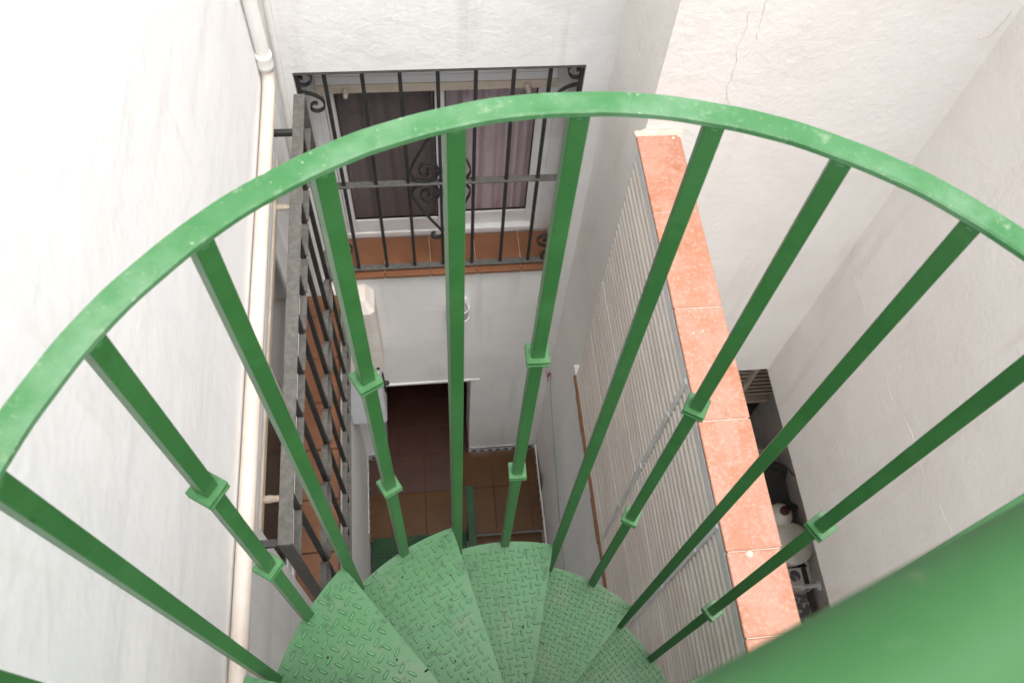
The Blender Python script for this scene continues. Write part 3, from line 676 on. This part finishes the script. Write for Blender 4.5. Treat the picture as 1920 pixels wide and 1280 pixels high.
# landing; its sweep is widened out of view to shade the right-hand treads
la = sector(F1+STEP, F1+STEP+R(211), .03, RT, ZT-.006, ZT, 30).build('landing_plate', 'green_tread', st)
lo = lozenges(F1+STEP, F1+STEP+R(211), .06, RT, ZT, .0255, .024, .0072, .0037, R(-60), 99).build('lozenges', 'green_lozenge', la); lo['kind'] = 'stuff'
boxo('landing_bridge', 'green_tread', st, CX-.45, CX+.25, -.55, CY-.36, ZT-.0125, ZT-.0065)
MB().lathe([(.038, ZG), (.038, -1.30), (.030, -1.285), (.0001, -1.28)], (CX, CY, 0), 24).build('centre_column', 'green_paint', st)
# handrail: flat bar, level
def arcbar(a0, a1, r0, r1, z0, z1, n):
    s = MB(); V = []; b = .0022
    prof = [(r0, z0+b), (r0+b, z0), (r1-b, z0), (r1, z0+b), (r1, z1-b), (r1-b, z1), (r0+b, z1), (r0, z1-b)]
    for i in range(n+1):
        a = a0+(a1-a0)*i/n
        w = .00025*math.sin(23*a)+.00015*math.sin(51*a+1)
        V += [pol(r+w, a, z+w*.6) for r, z in prof]
    F = [(8*i+k, 8*i+(k+1) % 8, 8*i+8+(k+1) % 8, 8*i+8+k) for i in range(n) for k in range(8)]
    F += [tuple(range(8)), tuple(range(8*n+7, 8*n-1, -1))]
    return s.add(V, F)
ZR = -D
hr = arcbar(R(215), R(-12), RB-.004, RB+.0265, ZR, ZR+.0105, 150).build('handrail', 'green_rail', st)
# balusters
angs = [('p', 190.5, 0), ('c', 176.0, 0), ('p', 161.4, 1), ('c', 146.8, 1), ('p', 132.9, 2), ('c', 118.4, 2), ('p', 103.1, 3), ('c', 88.9, 3), ('p', 73.6, 4), ('c', 59.05, 4), ('p', 44.0, 5), ('c', 29.4, 5), ('p', 14.7, 6), ('c', 0.2, 6)]
Zv = Vector((0, 0, 1))
for kind, a, n in angs:
    a = R(a); u = Vector((math.cos(a), math.sin(a), 0)); v = Vector((-u.y, u.x, 0)); zb = tz(n)-.003; zt_ = ZR+.001
    rb = RB+W_/2-.003
    if kind == 'p' and n > 0: zb = tz(n)-.004
    c = pol(rb, a, (zb+zt_)/2)
    bo = MB().obox(c, (u, v, Zv), (W_/2, W_/2, (zt_-zb)/2), .0012).build('baluster', 'green_paint', st)
    MB().lathe([(.0125, 0), (.0118, .0025), (.0105, .005)], pol(rb, a, zt_-.0045), 10).build('weld_bead', 'green_paint', bo)
    if kind == 'c':
        for fr_ in (.33, .655):
            zc = zt_+(zb-zt_)*fr_; k_ = MB()
            for (h0, h1, w) in ((-.0085, -.003, .0196), (-.0028, .0028, .0166), (.003, .0085, .0196)):
                k_.obox(pol(rb, a, zc+(h0+h1)/2), (u, v, Zv), (w, w, (h1-h0)/2+.0003), .0012)
            k_.build('collar', 'green_collar', bo)
    else:
        MB().lathe([(.016, 0), (.013, .003), (.009, .006)], pol(rb, a, zb+.003), 10).build('weld', 'green_collar', bo)
# near guard tube on the landing side, close under the camera, and the flat bar below it
dv = Vector((math.cos(R(20.5)), math.sin(R(20.5)), 0)); lat = Vector((math.sin(R(20.5)), -math.cos(R(20.5)), 0))
TZ, TR = -.30, .033
P0 = dv*-.42+lat*TR; P1 = dv*.66+lat*TR
gr = thing('landing_guard', 'large green tubular guard rail close by on the landing side of the stairs', 'guard rail', (P0.x, P0.y, ZT))
MB().tube([P0+Zv*TZ+(P1-P0)*(k/12) for k in range(13)], TR, 28).build('top_tube', 'green_tube', gr)
MB().tube([P0+Zv*(TZ-.02), P0+Zv*ZT], .02, 14).build('post', 'green_paint', gr)
MB().tube([P1+Zv*(TZ-.02), P1+Zv*(ZT-1.2)], .02, 14).build('post', 'green_paint', gr)
A_ = dv*.22+lat*.02; B_ = dv*.64+lat*.004
ax = (B_-A_).normalized()
MB().obox((A_+B_)/2+Zv*(ZR-.006), (ax, Vector((-ax.y, ax.x, 0)), Zv), ((B_-A_).length/2, .012, .005), .001).build('lower_bar', 'green_paint', gr)
